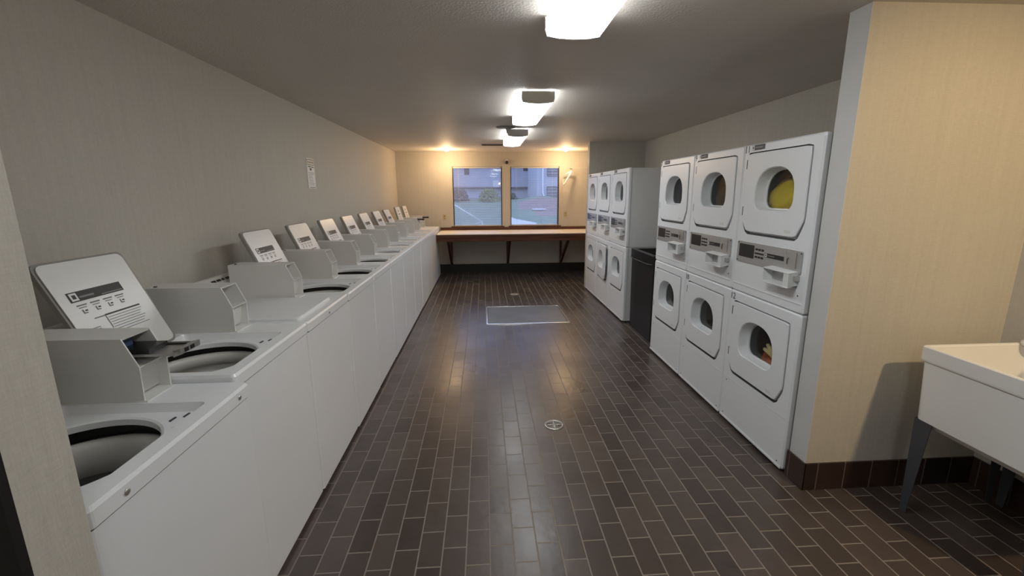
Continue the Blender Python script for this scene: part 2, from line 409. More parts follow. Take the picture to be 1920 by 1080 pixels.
def make_washer(closed=False, slide=None, papers=False, lidy=.0, screws=(), boxdx=0.0, yextra=0, lidhinge=(-.451, .968), lidang=66, name='washing_machine'):
    r = empty(name, (0, 0, 0))
    # cabinet: front, sides, back
    m = MB(); t = .004
    out = rrect(-DD, 0, 0, DW, .012, 3); inn = rrect(-DD + .02, -.02, .02, DW - .02, .01, 3)
    m.loft([[(x, y, .022) for x, y in out], [(x, y, .903) for x, y in out], [(x * 1.0, y, .903) for x, y in inn], [(x, y, .022) for x, y in inn]], True)
    m.build('cabinet', ENAMEL, r)
    # deck with a sunken well and a round opening
    C = (-.268, .262); outer = rrect(-DD, .006, -.001, DW + .001, .014, 4); edge = scaled(outer, (-DD / 2, DW / 2), .985)
    well = rrect(-.485, -.046, .035, .502, .018, 4); wellb = rrect(-.474, -.054, .046, .490, .024, 4); circ = [(C[0] + .206 * cos(2 * pi * i / 64), C[1] + .206 * sin(2 * pi * i / 64)) for i in range(64)]
    circ2 = scaled(circ, C, .965)
    A = angles(C, [outer, well], 64)
    m = MB()
    rr = [([(x, y) for x, y in ring(C, A, outer)], .909), (ring(C, A, outer), ZD - .010), (ring(C, A, edge), ZD)]
    if closed:
        m.loft([[(x, y, z) for x, y in R_] for R_, z in rr], True, False, True)
    else:
        rr += [(ring(C, A, well), ZD), (ring(C, A, scaled(well, C, .99)), ZD - .006), (ring(C, A, wellb), ZD - .026), (ring(C, A, circ), ZD - .027), (ring(C, A, circ2), ZD - .031), (ring(C, A, circ2), ZD - .050)]
        m.loft([[(x, y, z) for x, y in R_] for R_, z in rr], True)
    deck = m.build('top_deck', ENAMEL, r)
    bv = deck
    # dark joint between deck and cabinet, feet
    m = MB(); so = rrect(-DD + .006, -.003, .004, DW - .004, .01, 3); si = rrect(-DD + .03, -.02, .02, DW - .02, .01, 3)
    m.loft([[(x, y, z) for x, y in q] for q, z in ((so, .9028), (so, .9095), (si, .9095), (si, .9028), (so, .9028))]); m.build('deck_seal', DARK, r)
    m = MB().box(-DD + .04, -.035, .02, DW - .02, .004, .0225); m.build('base_frame', DARK, r)
    for yy in (.05, DW - .05):
        MB().lathe([(.018, 0), (.018, .006), (.008, .008), (.008, .022)], (-.05, yy, 0), 16).build('levelling_foot', BLACK, r)
    if not closed:
        cz = ZD - .031
        if slide == 'long':
            pr = [(.236, cz - .12), (.236, cz - .066), (.214, cz - .062), (.202, cz - .070), (.198, cz - .082), (.192, cz - .165), (.205, cz - .172), (.232, cz - .215)]
        else:
            pr = [(.236, cz - .10), (.236, cz - .052), (.216, cz - .048), (.203, cz - .055), (.200, cz - .066), (.198, cz - .098), (.222, cz - .104), (.224, cz - .128), (.203, cz - .134), (.200, cz - .142), (.204, cz - .150), (.232, cz - .165)]
        m = MB().lathe(pr, (C[0], C[1], 0), 48, cap=(False, False)); m.build('balance_ring', TUBP, r)
        MB().lathe([(.2375, cz - .13), (.2375, cz - .004)], (C[0], C[1], 0), 48, cap=(False, False)).build('tub_shade_band', BLACKM, r)  # black sleeve that paints in the shade below the deck lip
        m = MB().lathe([(.236, cz - .13), (.238, cz - .2), (.232, cz - .5), (.06, cz - .54), (.0, cz - .54)], (C[0], C[1], 0), 40, cap=(False, False)); m.build('wash_basket', TUBD, r)
        m = MB().lathe([(.0, cz - .22), (.02, cz - .222), (.03, cz - .25), (.045, cz - .40), (.14, cz - .50), (.15, cz - .535)], (C[0], C[1], 0), 32); m.build('agitator', BLACKM, r)
        # lid-switch notches in the well
        for yy, xx in ((.455, -.095), (.43, -.120), (.385, -.082)): MB().prism([(xx, yy), (xx + .008, yy - .004), (xx + .010, yy + .022), (xx + .002, yy + .026)], ZD - .0268, ZD - .0250, 'z').build('strike_slot', DARK, r)
    for (yy, zz) in screws:
        MB().lathe([(.008, 0), (.008, .002), (.004, .003), (0, .003)], (.0065, yy, zz), 14, axis='x').build('screw', STEEL, r)
    # rear console
    m = MB().prism([(-.632, ZD - .001), (-.634, ZD + .085), (-.700, ZD + .146), (-DD, ZD + .146), (-DD, ZD - .001)], .0, DW); con = m.build('console', GREYP, r, .006)
    n = Vector((.68, 0, .73)); base = Vector((-.634, 0, ZD + .085)); up = Vector((-.066, 0, .061)).normalized()
    for k, yy in enumerate((.10, .16, .22, .30, .42, .47, .52, .56) if closed else ()):
        p = base + up * (.045 if k < 4 else .060); m = MB()
        q = [p + up * a + n * h + Vector((0, yy + b, 0)) for a in (-.007, .007) for b in (0, .035 if k % 3 else .02) for h in (0, .004)]
        m.add(q, [(0, 1, 3, 2), (4, 6, 7, 5), (0, 4, 5, 1), (2, 3, 7, 6), (0, 2, 6, 4), (1, 5, 7, 3)])
        m.build('console_button', BLACK, con)
    # coin box
    dx = boxdx; y0, y1 = .512, .637; wl = .005
    prof = [(-.630 + dx, ZD), (-.630 + dx, 1.170), (-.300 + dx, 1.168), (-.260 + dx, 1.074), (-.262 + dx, ZD)]
    m = MB()
    m.prism(prof, y0, y0 + wl).prism(prof, y1 - wl, y1)
    m.prism([(-.630 + dx, 1.163), (-.630 + dx, 1.170), (-.300 + dx, 1.168), (-.302 + dx, 1.161)], y0 + wl, y1 - wl)       # top plate
    m.prism([(-.36 + dx, 1.070), (-.36 + dx, 1.075), (-.261 + dx, 1.075), (-.262 + dx, 1.070)], y0 + wl, y1 - wl)           # shelf
    m.box(-.385 + dx, -.37 + dx, y0 + wl, y1 - wl, ZD, 1.163)                                                               # back of the cavities
    m.box(-.630 + dx, -.622 + dx, y0 + wl, y1 - wl, ZD, 1.163)
    m.prism([(-.36 + dx, ZD + .0), (-.252 + dx, ZD), (-.252 + dx, ZD + .004), (-.36 + dx, ZD + .012)], y0 - .002, y1 + .002)
    m.prism([(-.350 + dx, 1.069), (-.282 + dx, 1.069), (-.300 + dx, ZD + .012), (-.350 + dx, ZD + .012)], y0 + .012, y1 - wl)
    cb = m.build('coin_box', GREYP, r)
    MB().lathe([(.007, 0), (.007, .004), (0, .005)], (-.60 + dx, y0 + .03, 1.170), 12).build('lock_pin', DARK, cb)
    if slide == 'long':
        m = MB()
        m.box(-.345 + dx, -.335 + dx, y0 + .008, y1 - .035, 1.118, 1.158, 1)               # blue window inside
        m.box(-.36 + dx, -.245 + dx, y0 + .030, y1 - .008, 1.108, 1.124, 2)                # dark body
        m.prism([(-.33 + dx, 1.100), (-.165 + dx, 1.100), (-.165 + dx, 1.108), (-.33 + dx, 1.108)], y0 + .025, y1 + .012, mi=0)
        m.box(-.34 + dx, -.16 + dx, y1 - .004, y1 + .016, 1.106, 1.112, 2)
        m.prism([(-.185 + dx, 1.088), (-.158 + dx, 1.098), (-.158 + dx, 1.118), (-.185 + dx, 1.112)], y0 + .045, y1 + .018, mi=0)
        for yy in (y0 + .062, y0 + .092): m.box(-.1585 + dx, -.1565 + dx, yy, yy + .020, 1.100, 1.114, 2)
        m.build('coin_slide', [STEEL, BLUE, BLACK], cb, .0015)
    elif slide == 'short':
        m = MB().box(-.33 + dx, -.190 + dx, y0 + .02, y1 - .02, 1.128, 1.150); m.box(-.20 + dx, -.180 + dx, y0 + .01, y1 - .01, 1.124, 1.156)
        m.build('coin_slide', BLACK, cb, .002)
    if closed:
        # closed flush lid
        q = rpoly([(-.478, .030), (-.050, .030), (-.050, .500), (-.478, .500)], .02, 4)
        k2 = scaled(q, (-.264, .265), .975)
        m = MB().loft([[(x, y, ZD + .0005) for x, y in q], [(x, y, ZD + .010) for x, y in q], [(x, y, ZD + .014) for x, y in k2]], True, True, True)
        m.build('lid', ENAMEL, r)
    else:
        make_lid(r, .03 + lidy, papers, lidhinge, lidang)
    return r
W = {}
G = 'washing machines along the left wall'
plain_w = make_washer(lidy=-.026)
W[1] = make_washer(slide='long', screws=((.10, .930), (.585, .930)), boxdx=.02)
W[2] = make_washer()
W[3] = make_washer(closed=True, screws=((.30, .928),))
W[4] = plain_w
for i in range(5, 11): W[i] = copy_tree(plain_w)
W[11] = make_washer(slide='short', papers=True, lidy=-.02, lidhinge=(-.46, .968), lidang=74)
W[12] = copy_tree(W[11])
wl_ = {1: 'nearest white washer, steel coin slide sticking out of its coin box',
       2: 'second nearest white washer with a large open lid and instruction label, empty coin box',
       3: 'white washer with closed flat lid and visible rear console, third from the camera',
       4: 'white open-lid washer directly beyond the closed-lid washer',
       5: 'white open-lid washer, second beyond the closed-lid washer',
       6: 'white open-lid washer, third beyond the closed-lid washer',
       7: 'white open-lid washer, fourth beyond the closed-lid one, under the wall notice end of the row',
       8: 'white open-lid washer, fifth beyond the closed-lid washer in the long row',
       9: 'white open-lid washer, second before the two with papers on their lids',
       10: 'white open-lid washer right before the two with papers on their lids',
       11: 'white washer with papers on its open lid, second to last before the window wall',
       12: 'last white washer at the folding counter, papers on its open lid and dark coin slide'}
wl_[7] = 'white open-lid washer, fourth beyond the closed-lid washer in the long row'
offx = {1: .034, 2: -.012, 3: -.008}
for i, o in W.items():
    o.location = (XW + offx.get(i, 0) + random.uniform(-.003, .003) * (i > 3), YW0 + (i - 1) * WW + .002, -.024 if i == 1 else 0)
    tag(o, wl_[i], 'washing machine', G)
# the nearest one stands a little lower on screwed-in feet
for ch in W[1].children:
    if ch.name.startswith(('levelling_foot',)): ch.location.z = .024
for ch in children(W[1]):
    if ch.name.startswith('levelling_foot'): ch.location.z = .024
    if ch.name.startswith('base_frame'): ch.location.z = .022

# ------------------------------------------------------------------ stacked dryers
FW = .683     # width
def D_open(cy, z0, w=.345, top=.245):
    """flat-bottomed arch outline, y-z"""
    hw = w / 2; hz = .150; zc = z0 + top - hz; pts = []; e = 2 / 2.35
    for i in range(21):
        a = pi * i / 20; ca, sa = cos(a), sin(a)
        pts.append((cy + hw * math.copysign(abs(ca) ** e, ca), zc + hz * sa ** e))
    rb = .062
    for x0_, a0 in ((cy - hw + rb, 180), (cy + hw - rb, 270)):
        for k in range(7):
            a = radians(a0 + 15 * k); pts.append((x0_ + rb * cos(a), z0 + rb + rb * sin(a)))
    return pts
def make_dryer():
    r = empty('stacked_dryer', (0, 0, 0))
    D = .74
    # side, top, back shells, slightly narrower than the fronts
    for z0, z1, nm in ((.0, .932, 'lower_cabinet'), (.936, 1.858, 'upper_cabinet')):
        m = MB(); zz0 = z0 + .02 if z0 == 0 else z0
        a, b = .006, FW - .006
        m.box(.03, D, a, a + .012, zz0, z1).box(.03, D, b - .012, b, zz0, z1).box(D - .012, D, a + .012, b - .012, zz0, z1)
        m.box(.03, D - .012, a + .012, b - .012, z1 - .012, z1).box(.03, D - .012, a + .012, b - .012, zz0, zz0 + .012)
        m.build(nm, ENAMEL2, r)
    m = MB().box(.045, D - .03, .02, FW - .02, 0, .02); m.build('base_frame', DARK, r)
    for lvl, (fz0, fz1, dz) in enumerate(((.018, .932, -.945), (.936, 1.863, 0))):
        up = lvl == 1
        pre = 'upper' if up else 'lower'
        outer = rrect(0, FW, fz0, fz1, .012, 3); face = rrect(.010, FW - .010, fz0 + .008, fz1 - .008, .012, 3)
        outl = [(.630, 1.808 + dz), (.078, 1.808 + dz), (.072, 1.425 + dz), (.122, 1.333 + dz), (.582, 1.333 + dz), (.632, 1.400 + dz)]
        grv = [(.636, 1.815 + dz), (.071, 1.815 + dz), (.064, 1.423 + dz), (.114, 1.314 + dz), (.588, 1.314 + dz), (.638, 1.396 + dz)]
        o1 = rpoly(outl, .022); g1 = rpoly(grv, .025)
        C = (.350, 1.575 + dz)
        if up: Dp = D_open(.348, 1.470)
        else: Dp = D_open(.360, 1.470 + dz + .005)
        hole = scaled(Dp, C, 1.12)
        A = angles(C, [outer, face], 72)
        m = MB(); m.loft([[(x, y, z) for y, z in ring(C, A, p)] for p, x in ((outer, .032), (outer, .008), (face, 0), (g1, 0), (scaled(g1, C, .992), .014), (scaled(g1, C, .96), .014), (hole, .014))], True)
        for q in range(3 * len(A), 5 * len(A)): m.mi[q] = 1  # groove wall and floor coloured dark to paint in the door gap's shade
        fp = m.build(pre + '_front_panel', [ENAMEL, GROOVE_SHADE], r)
        # door
        A2 = angles(C, [outl], 72)
        m = MB(); m.loft([[(x, y, z) for y, z in ring(C, A2, p)] for p, x in ((o1, .0135), (o1, -.003), (scaled(o1, C, .988), -.007), (scaled(Dp, C, 1.03), -.007), (Dp, -.003), (scaled(Dp, C, .955), .058), (scaled(Dp, C, .90), .060), (scaled(Dp, C, .90), .066))], True)
        dr = m.build(pre + '_door', ENAMEL, r)
        m = MB(); m.loft([[(.0585, y, z) for y, z in ring(C, A2, scaled(Dp, C, .94))], [(.062, y, z) for y, z in ring(C, A2, scaled(Dp, C, .94))]], True, True, True)
        m.build('glass_pane', DGLASS, dr)
        for zz in (1.745 + dz, 1.458 + dz):
            MB().box(-.005, .001, .633, .640, zz - .028, zz + .028).build('hinge', DARK, dr)
        m = MB().box(-.0077, -.0070, .16, .21, 1.352 + dz, 1.368 + dz); m.build('embossed_mark', GREYP, dr)
        # drum behind the door
        m = MB().lathe([(.225, .076), (.235, .074), (.290, .10), (.290, .62), (.0, .63)], (0, C[0], C[1] - .02), 40, axis='x', cap=(False, False)); m.build(pre + '_drum', DRUM, r)
        # lower kick line
        if not up:
            MB().box(-.0012, .0, .02, FW - .02, .322, .325).build('panel_crease', GREYP, fp)
            MB().box(-.004, .0, .008, FW - .008, .020, .034).build('kick_lip', ENAMEL, fp, .001)
        else:
            MB().box(-.003, .001, .02, FW - .02, .985, .990).build('panel_crease', ENAMEL2, fp)
    for yy, zz in ((.045, .05), (.64, .052), (.63, .30)):
        MB().lathe([(.004, 0), (.004, -.002), (0, -.002)], (0, yy, zz), 10, axis='x').build('screw', DARK, r)
    # control panel
    p = rpoly([(.655, 1.268), (.045, 1.268), (.045, 1.140), (.655, 1.132)], .014)
    m = MB().prism(p, -.004, .001, 'x'); cp = m.build('control_panel', STEELP, r, .001)
    MB().box(-.0055, -.003, .470, .628, 1.170, 1.252).build('display', BLACK, cp)
    for zz in (1.232, 1.186):
        for k in range(3): MB().box(-.0065, -.003, .374 + k * .030, .394 + k * .030, zz - .006, zz + .006).build('push_button', BLACK, cp)
    MB().box(-.0065, -.003, .372, .458, 1.203, 1.213).build('button_bar', BLACK, cp)
    m = MB().box(-.0055, -.003, .190, .362, 1.196, 1.221).box(-.0062, -.0055, .338, .358, 1.199, 1.218, 1).box(-.0064, -.0062, .343, .353, 1.204, 1.213).box(-.0060, -.0055, .27, .33, 1.206, 1.211, 2)
    m.build('nameplate', [BLACK, WHITE, INK], cp)
    m = MB().box(-.006, -.003, .088, .178, 1.170, 1.258).box(-.0075, -.006, .088, .102, 1.170, 1.258).box(-.008, -.006, .155, .160, 1.185, 1.222, 1).box(-.012, -.008, .150, .166, 1.216, 1.224)
    m.build('coin_slot', [STEEL, DARK], cp)
    for yy, zz in ((.640, 1.258), (.640, 1.145), (.055, 1.256)):
        MB().lathe([(.004, 0), (.004, -.003), (0, -.003)], (-.004, yy, zz), 10, axis='x').build('screw', DARK, cp)
    # coin return box: open-fronted bracket with a solid end block
    m = MB()
    m.prism([(0, 1.158), (-.058, 1.150), (-.058, 1.146), (0, 1.150)], .062, .285)
    m.prism([(0, 1.074), (-.062, 1.068), (-.062, 1.073), (0, 1.082)], .062, .285)
    m.box(-.056, 0, .062, .104, 1.073, 1.150)
    m.prism([(0, .270), (-.052, .284), (-.052, .287), (0, .287)], 1.076, 1.148, 'z')
    vb = m.build('coin_vault', ENAMEL2, r, .001)
    MB().box(-.003, -.0002, .115, .270, 1.080, 1.150).build('back_plate', STEELP, vb)
    MB().lathe([(.006, 0), (.006, -.004), (0, -.004)], (-.003, .165, 1.108), 12, axis='x').build('lock', BLACK, vb)
    MB().box(-.03, -.002, .050, .0615, 1.110, 1.135).build('hasp', STEEL, vb)
    MB().lathe([(.004, 0), (.004, -.002), (0, -.002)], (0, .05, 1.03), 10, axis='x').build('screw', DARK, r)
    # badge on the top edge
    m = MB().box(-.0018, .0002, .478, .606, 1.826, 1.856).box(-.0024, -.0018, .580, .604, 1.828, 1.854, 1).box(-.0027, -.0024, .586, .598, 1.834, 1.848).box(-.0024, -.0018, .495, .570, 1.836, 1.846, 2)
    m.build('badge', [INKD, WHITE, INK], r)
    return r
proto = make_dryer()
YD0, YE0, XD, XE = 2.1636, 5.1977, 1.6695, 1.6867
labels = {0: 'near stacked dryer numbered 11 over 12, next to the tan partition, yellow cloth upstairs and orange cloth below',
          1: 'stacked dryer with 10 on its lower half, middle of the nearer three',
          2: 'third stacked dryer of the nearer three, directly before the black bin',
          3: 'stacked dryer beyond the black bin, its white side panel fully visible',
          4: 'middle stacked dryer of the farther three, lower door slightly ajar',
          5: 'farthest stacked dryer, at the end of the row by the folding counter'}
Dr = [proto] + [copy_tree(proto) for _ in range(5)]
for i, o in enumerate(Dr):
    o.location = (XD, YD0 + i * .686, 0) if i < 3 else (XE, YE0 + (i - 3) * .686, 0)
    tag(o, labels[i], 'dryer', 'stacked dryers along the right side')
Dr[0]['label'] = 'nearest stacked dryer, numbered 11 and 12, yellow cloth behind its upper glass'
for i, (a, b) in enumerate((('11', '12'), ('9', '10'), ('7', ''))):
    text_mesh('number_label', a, .060, INKD, Dr[i], (-.0005, .682 if len(a) > 1 else .672, 1.815), (0, -1, 0), (0, 0, 1))
    if b: text_mesh('number_label', b, .058, INKD, Dr[i], (-.0005, .682, .876), (0, -1, 0), (0, 0, 1))
# the ajar lower door of the middle far dryer (hinged on its far side)
for ch in children(Dr[4]):
    if ch.name.startswith('lower_door'):
        a = radians(-4); piv = Vector((0, .63, 0))
        ch.matrix_basis = Matrix.Translation(piv) @ Matrix.Rotation(a, 4, 'Z') @ Matrix.Translation(-piv)

# cloths in the dryers: lumpy folded heaps
def heap(name, label, cat, c, r, mat, seed, squash=.7):
    rnd = random.Random(seed); m = MB(); n1, n2 = 28, 18; rings = []
    ph = [(rnd.uniform(0, 6), rnd.uniform(0, 6), rnd.choice((2, 3, 4, 5)), rnd.choice((2, 3, 5))) for _ in range(6)]
    for j in range(n2 + 1):
        t = pi * j / n2; rg = []
        for i in range(n1):
            a = 2 * pi * i / n1; d = 1 + sum(.045 * sin(q[2] * a + q[0]) * sin(q[3] * t + q[1]) for q in ph)
            rg.append((c[0] + r[0] * d * sin(t) * cos(a), c[1] + r[1] * d * sin(t) * sin(a), c[2] + r[2] * d * cos(t)))
        rings.append(rg)
    m.loft(rings, True, False, False, 0, True)
    o = m.build(name, mat); tag(o, label, cat); return o
heap('towel', 'crumpled yellow cloth filling the upper drum of the nearest dryer', 'laundry', (XD + .215, YD0 + .430, 1.525), (.135, .190, .145), YEL, 3)
heap('garment', 'orange cloth lying behind the lower glass of the nearest dryer', 'laundry', (XD + .220, YD0 + .370, .475), (.125, .165, .122), ORA, 5)
heap('garment', 'dark mottled clothes in the upper drum of the second nearest dryer', 'laundry', (XD + .215, YD0 + .686 + .42, 1.515), (.125, .185, .140), DCLO, 9)
m = MB()
for (y0, z0, y1, z1) in ((.290, .585, .375, .640), (.280, .580, .400, .602)):
    m.tube([(XD + .085, YD0 + y0, z0), (XD + .088, YD0 + (y0 + y1) / 2, (z0 + z1) / 2 + .006), (XD + .092, YD0 + y1, z1)], [.013, .015, .012], 8)
o = m.build('cloth_strip', CREAM); tag(o, 'cream cloth strip lying on the orange cloth in the lower dryer', 'cloth strip')

# ------------------------------------------------------------------ black bin
r = empty('waste_bin', (1.735, 4.43, 0)); tag(r, 'tall black open-topped bin standing between the two groups of dryers', 'bin')
w, d, h = .70, .60, .935
def rect(a, b, z): return [(a, a, z), (d - a, a, z), (d - a, w - a, z), (a, w - a, z)]
m = MB().loft([rect(.015, 0, 0), rect(.006, 0, .845)], True, True); m.build('bin_body', BLACKM, r, .01)
m = MB().loft([rect(.001, 0, .845), rect(-.0, 0, h), rect(.055, 0, h), rect(.075, 0, h - .06), rect(.075, 0, h - .28)], True, False, True); m.build('bin_rim', BLACK, r, .004)
m = MB(); m.tube([(-.003, .01, .842), (-.016, .10, .834), (-.018, w / 2, .832), (-.016, w - .10, .834), (-.003, w - .01, .842)], .006, 8); m.build('handle_bar', DARK, r)

# ------------------------------------------------------------------ folding counter under the windows
r = empty('folding_counter', (0, 8.1, 0)); tag(r, 'long cream-topped folding counter with dark wood apron beneath the windows', 'counter')
XA, XB = -.862, 2.60
MB().box(XA, XB, -.0, YB - 8.1 - .023, .845, .8605).build('countertop', LAMIN, r, .003)
MB().box(XA, XB, .012, .040, .722, .845).build('apron', WOODD, r, .002)
for xx in (-.665, .47, 1.56):
    m = MB().prism([(.045, .722), (.135, .722), (YB - 8.1 - .030, .235), (YB - 8.1 - .030, .172), (YB - 8.1 - .05, .172)], xx - .022, xx + .022, 'x')
    m.box(xx - .022, xx + .022, YB - 8.1 - .030, YB - 8.1 - .0002, .1705, .845); m.box(xx - .02, xx + .02, .04, YB - 8.1 - .03, .80, .845)
    m.build('bracket', WOODD, r)

# ------------------------------------------------------------------ laundry sink
SX0, SX1, SY0, SY1, SZ = 2.058, 2.622, 1.262, 1.874, .862
r = empty('laundry_sink', ((SX0 + SX1) / 2, (SY0 + SY1) / 2, 0)); tag(r, 'white plastic laundry tub on dark steel legs at the right edge', 'sink')
cx, cy = r.location.x, r.location.y; hx, hy = (SX1 - SX0) / 2, (SY1 - SY0) / 2
def sr(ax, ay, z, rad=.02): return [(x, y, z) for x, y in rrect(-ax, ax, -ay, ay, rad, 4)]
m = MB(); m.loft([sr(hx - .045, hy - .045, .470, .03), sr(hx - .018, hy - .018, .500, .03), sr(hx - .010, hy - .010, .790), sr(hx - .002, hy - .002, .792), sr(hx, hy, .800), sr(hx, hy, SZ - .004), sr(hx - .003, hy - .003, SZ),
                  sr(hx - .016, hy - .016, SZ), sr(hx - .020, hy - .020, SZ - .006), sr(hx - .055, hy - .055, .53, .05), sr(hx - .09, hy - .09, .505, .05)], True, True, True)
tb = m.build('tub', SINKW, r)
MB().lathe([(.035, 0), (.035, .003), (.02, .003), (.012, -.004 + .005), (0, .001)], (0, 0, .505), 24).build('drain', CHROME, tb)
m = MB().lathe([(.045, .0), (.045, .015), (.030, .028), (.030, .05)], (hx - .048, hy - .048, SZ - .002), 20); m.build('faucet_deck', SINKW, r)
m = MB().tube([(hx - .05, 0, SZ), (hx - .05, 0, SZ + .10), (hx - .06, 0, SZ + .14), (hx - .10, 0, SZ + .15), (hx - .13, 0, SZ + .12)], .011, 10)
m.tube([(hx - .05, -.10, SZ + .03), (hx - .05, .10, SZ + .03)], .014, 10); fa = m.build('faucet', CHROME, r)
for sy in (-.10, .10): MB().lathe([(.022, 0), (.026, .02), (.018, .035), (0, .036)], (hx - .05, sy, SZ + .04), 14).build('faucet_handle', CHROME, fa)
for sx in (-1, 1):
    for sy in (-1, 1):
        # folded steel leg: two tapered flanges
        m = MB(); X = sx * (hx - .020); Yy = sy * (hy - .020); t = .003 * sx; ty = .003 * sy
        ys = -sy
        m.prism([(Yy, .50), (Yy + ys * .085, .50), (Yy + ys * .045, .0), (Yy + ys * .012, .0)], X - .003, X, 'x')
        m.prism([(X, .50), (X - sx * .085, .50), (X - sx * .045, .0), (X - sx * .012, .0)], Yy - .0015, Yy + .0015, 'y')
        m.build('leg', SINKLEG, r)
# the outlet pipe under the tub
MB().tube([(.0, 0, .49), (0, 0, .36), (.05, 0, .30), (.10, 0, .33), (.18, 0, .36), (.300, 0, .36)], .020, 12).build('drain_pipe', WHITE, r)

# ------------------------------------------------------------------ floor hatch, drains
r = empty('floor_plate', (.5255, 5.68, 0)); tag(r, 'rectangular grey metal plate with bright frame set on the tile floor', 'floor plate')
hx_, hy_ = .521, .445
m = MB(); m.loft([[(x, y, z) for x, y in rrect(-a, a, -b, b, .02, 3)] for a, b, z in ((hx_, hy_, .0005), (hx_ - .004, hy_ - .004, .007), (hx_ - .018, hy_ - .022, .008), (hx_ - .021, hy_ - .026, .004))], True)
m.build('frame', plain('aluminium_frame', (.80, .80, .80), .22, metal=.85), r)
MB().box(-hx_ + .028, hx_ - .028, -hy_ + .028, hy_ - .028, .0005, .005).build('plate', plain('worn_grey_plate', (.13, .14, .15), .42, metal=.2, var=.35, scale=4), r)
r = empty('floor_drain', (.458, 2.79, 0)); tag(r, 'round slotted metal floor drain nearer the camera', 'floor drain')
m = MB().lathe([(.066, .0008), (.066, .004), (.060, .006), (.056, .004), (.056, .0008)], (0, 0, 0), 40, cap=(False, False)); m.build('rim', STEEL, r)
MB().lathe([(.057, .001), (0, .001)], (0, 0, 0), 32).build('drain_well', BLACK, r)
m = MB()
for k in range(4):
    for s0 in range(4):
        R0 = .016 + k * .0115; path = [(R0 * cos(a), R0 * sin(a), .0035) for a in [radians(90 * s0 + 8 + t * 74 / 8) for t in range(9)]]
        m.tube(path, .0017, 6)
for s0 in range(4):
    a = radians(90 * s0); m.tube([(0, 0, .0038), (.058 * cos(a), .058 * sin(a), .0038)], .0032, 6)
m.build('grate', plain('bright_grate', (.75, .73, .70), .35, metal=.4), r)
r = MB().lathe([(.072, .0008), (.072, .004), (.03, .005), (0, .005)], (.466, 6.883, 0), 32).build('floor_drain', plain('dull_cover', (.30, .27, .25), .5)); tag(r, 'small round drain cover beyond the metal floor plate', 'floor drain')

# ------------------------------------------------------------------ ceiling fixtures
def fixture():
    r = empty('ceiling_light', (0, 0, CZ))
    L, hw = 1.20, .128
    prof = [(-hw, -.022), (-hw, -.066), (-.122, -.090), (-.07, -.099), (0, -.102), (.07, -.099), (.122, -.090), (hw, -.066), (hw, -.022)]
    m = MB(); m.loft([[(x, y, z) for x, z in prof] for y in (.012, L - .012)], False, False, False, 0, True); m.add([(x, .012, z) for x, z in prof] + [(x, L - .012, z) for x, z in prof], [tuple(range(9)), tuple(range(17, 8, -1))])
    for k in (0, 7): m.mi[k] = 1
    m.build('diffuser', [DIFF, DIFFS], r)
    MB().box(-.09, .09, .02, L - .02, -.0215, -.0005).build('housing', GREYP, r)
    for a, b in ((0, .012), (L - .012, L)):
        pr = [(-hw - .003, -.012), (-hw - .003, -.067), (-.123, -.093), (-.07, -.102), (0, -.105), (.07, -.102), (.123, -.093), (hw + .003, -.067), (hw + .003, -.012)]
        MB().prism(pr, a, b).build('end_cap', plain('lamp_end_cap', (.80, .79, .77), .5), r)
    return r
F0 = fixture(); F = [F0, copy_tree(F0), copy_tree(F0), copy_tree(F0)]  # last copy is an unseen fill light, added to brighten the near end
for o, (x, y), lb in zip(F, ((.428, 1.03), (.445, 3.71), (.442, 5.815), (.43, -1.55)), ('large wraparound fluorescent ceiling light cut by the top of the picture', 'middle wraparound fluorescent ceiling light with grey end cap', 'farthest wraparound fluorescent ceiling light beside the sprinkler plate', 'added fill light behind the camera, built like the wraparound fluorescent ceiling lights')):
    o.location = (x, y, CZ); tag(o, lb, 'ceiling light', 'fluorescent ceiling lights')
def spot(x, y, label, power, name='ceiling_spotlight'):
    r = empty(name, (x, y, CZ)); tag(r, label, 'ceiling light', 'round ceiling spotlights' if name == 'ceiling_spotlight' else None)
    MB().lathe([(.075, -.0005), (.072, -.010), (.052, -.014), (.050, -.006)], (0, 0, 0), 32, cap=(False, False)).build('trim_ring', WFR, r)
    MB().lathe([(.050, -.006), (.046, -.018), (.034, -.030), (.018, -.035), (0, -.036)], (0, 0, 0), 28, cap=(False, False)).build('bulb', BULB, r)
    l = bpy.data.lights.new('warm_lamp', 'POINT'); l.energy = power; l.color = (1.0, .66, .36); l.shadow_soft_size = .05
    o = bpy.data.objects.new('lamp_glow', l); COL.objects.link(o); o.location = (0, 0, -.22); o.parent = r
    return r
spot(-.664, 8.53, 'left warm round spotlight above the window wall', 11)
spot(1.546, 8.53, 'right warm round spotlight above the window wall', 11)
# recessed lamp of the sink alcove, out of the picture on the camera side; its can limits the cone
AL = empty('alcove_lamp', (2.30, .38, CZ)); tag(AL, 'recessed warm lamp over the sink side of the room', 'ceiling light')
MB().lathe([(.085, -.0005), (.082, -.008), (.060, -.008), (.058, -.0005)], (0, 0, 0), 32, cap=(False, False)).build('trim_ring', WFR, AL)
l = bpy.data.lights.new('warm_can_lamp', 'SPOT'); l.energy = 62; l.color = (1.0, .72, .40); l.shadow_soft_size = .05; l.spot_size = radians(126); l.spot_blend = .75
o = bpy.data.objects.new('lamp_glow', l); COL.objects.link(o); o.parent = AL; o.location = (0, 0, -.02)
o.rotation_euler = Vector((-.15, 1.65, -1.75)).to_track_quat('-Z', 'Y').to_euler()
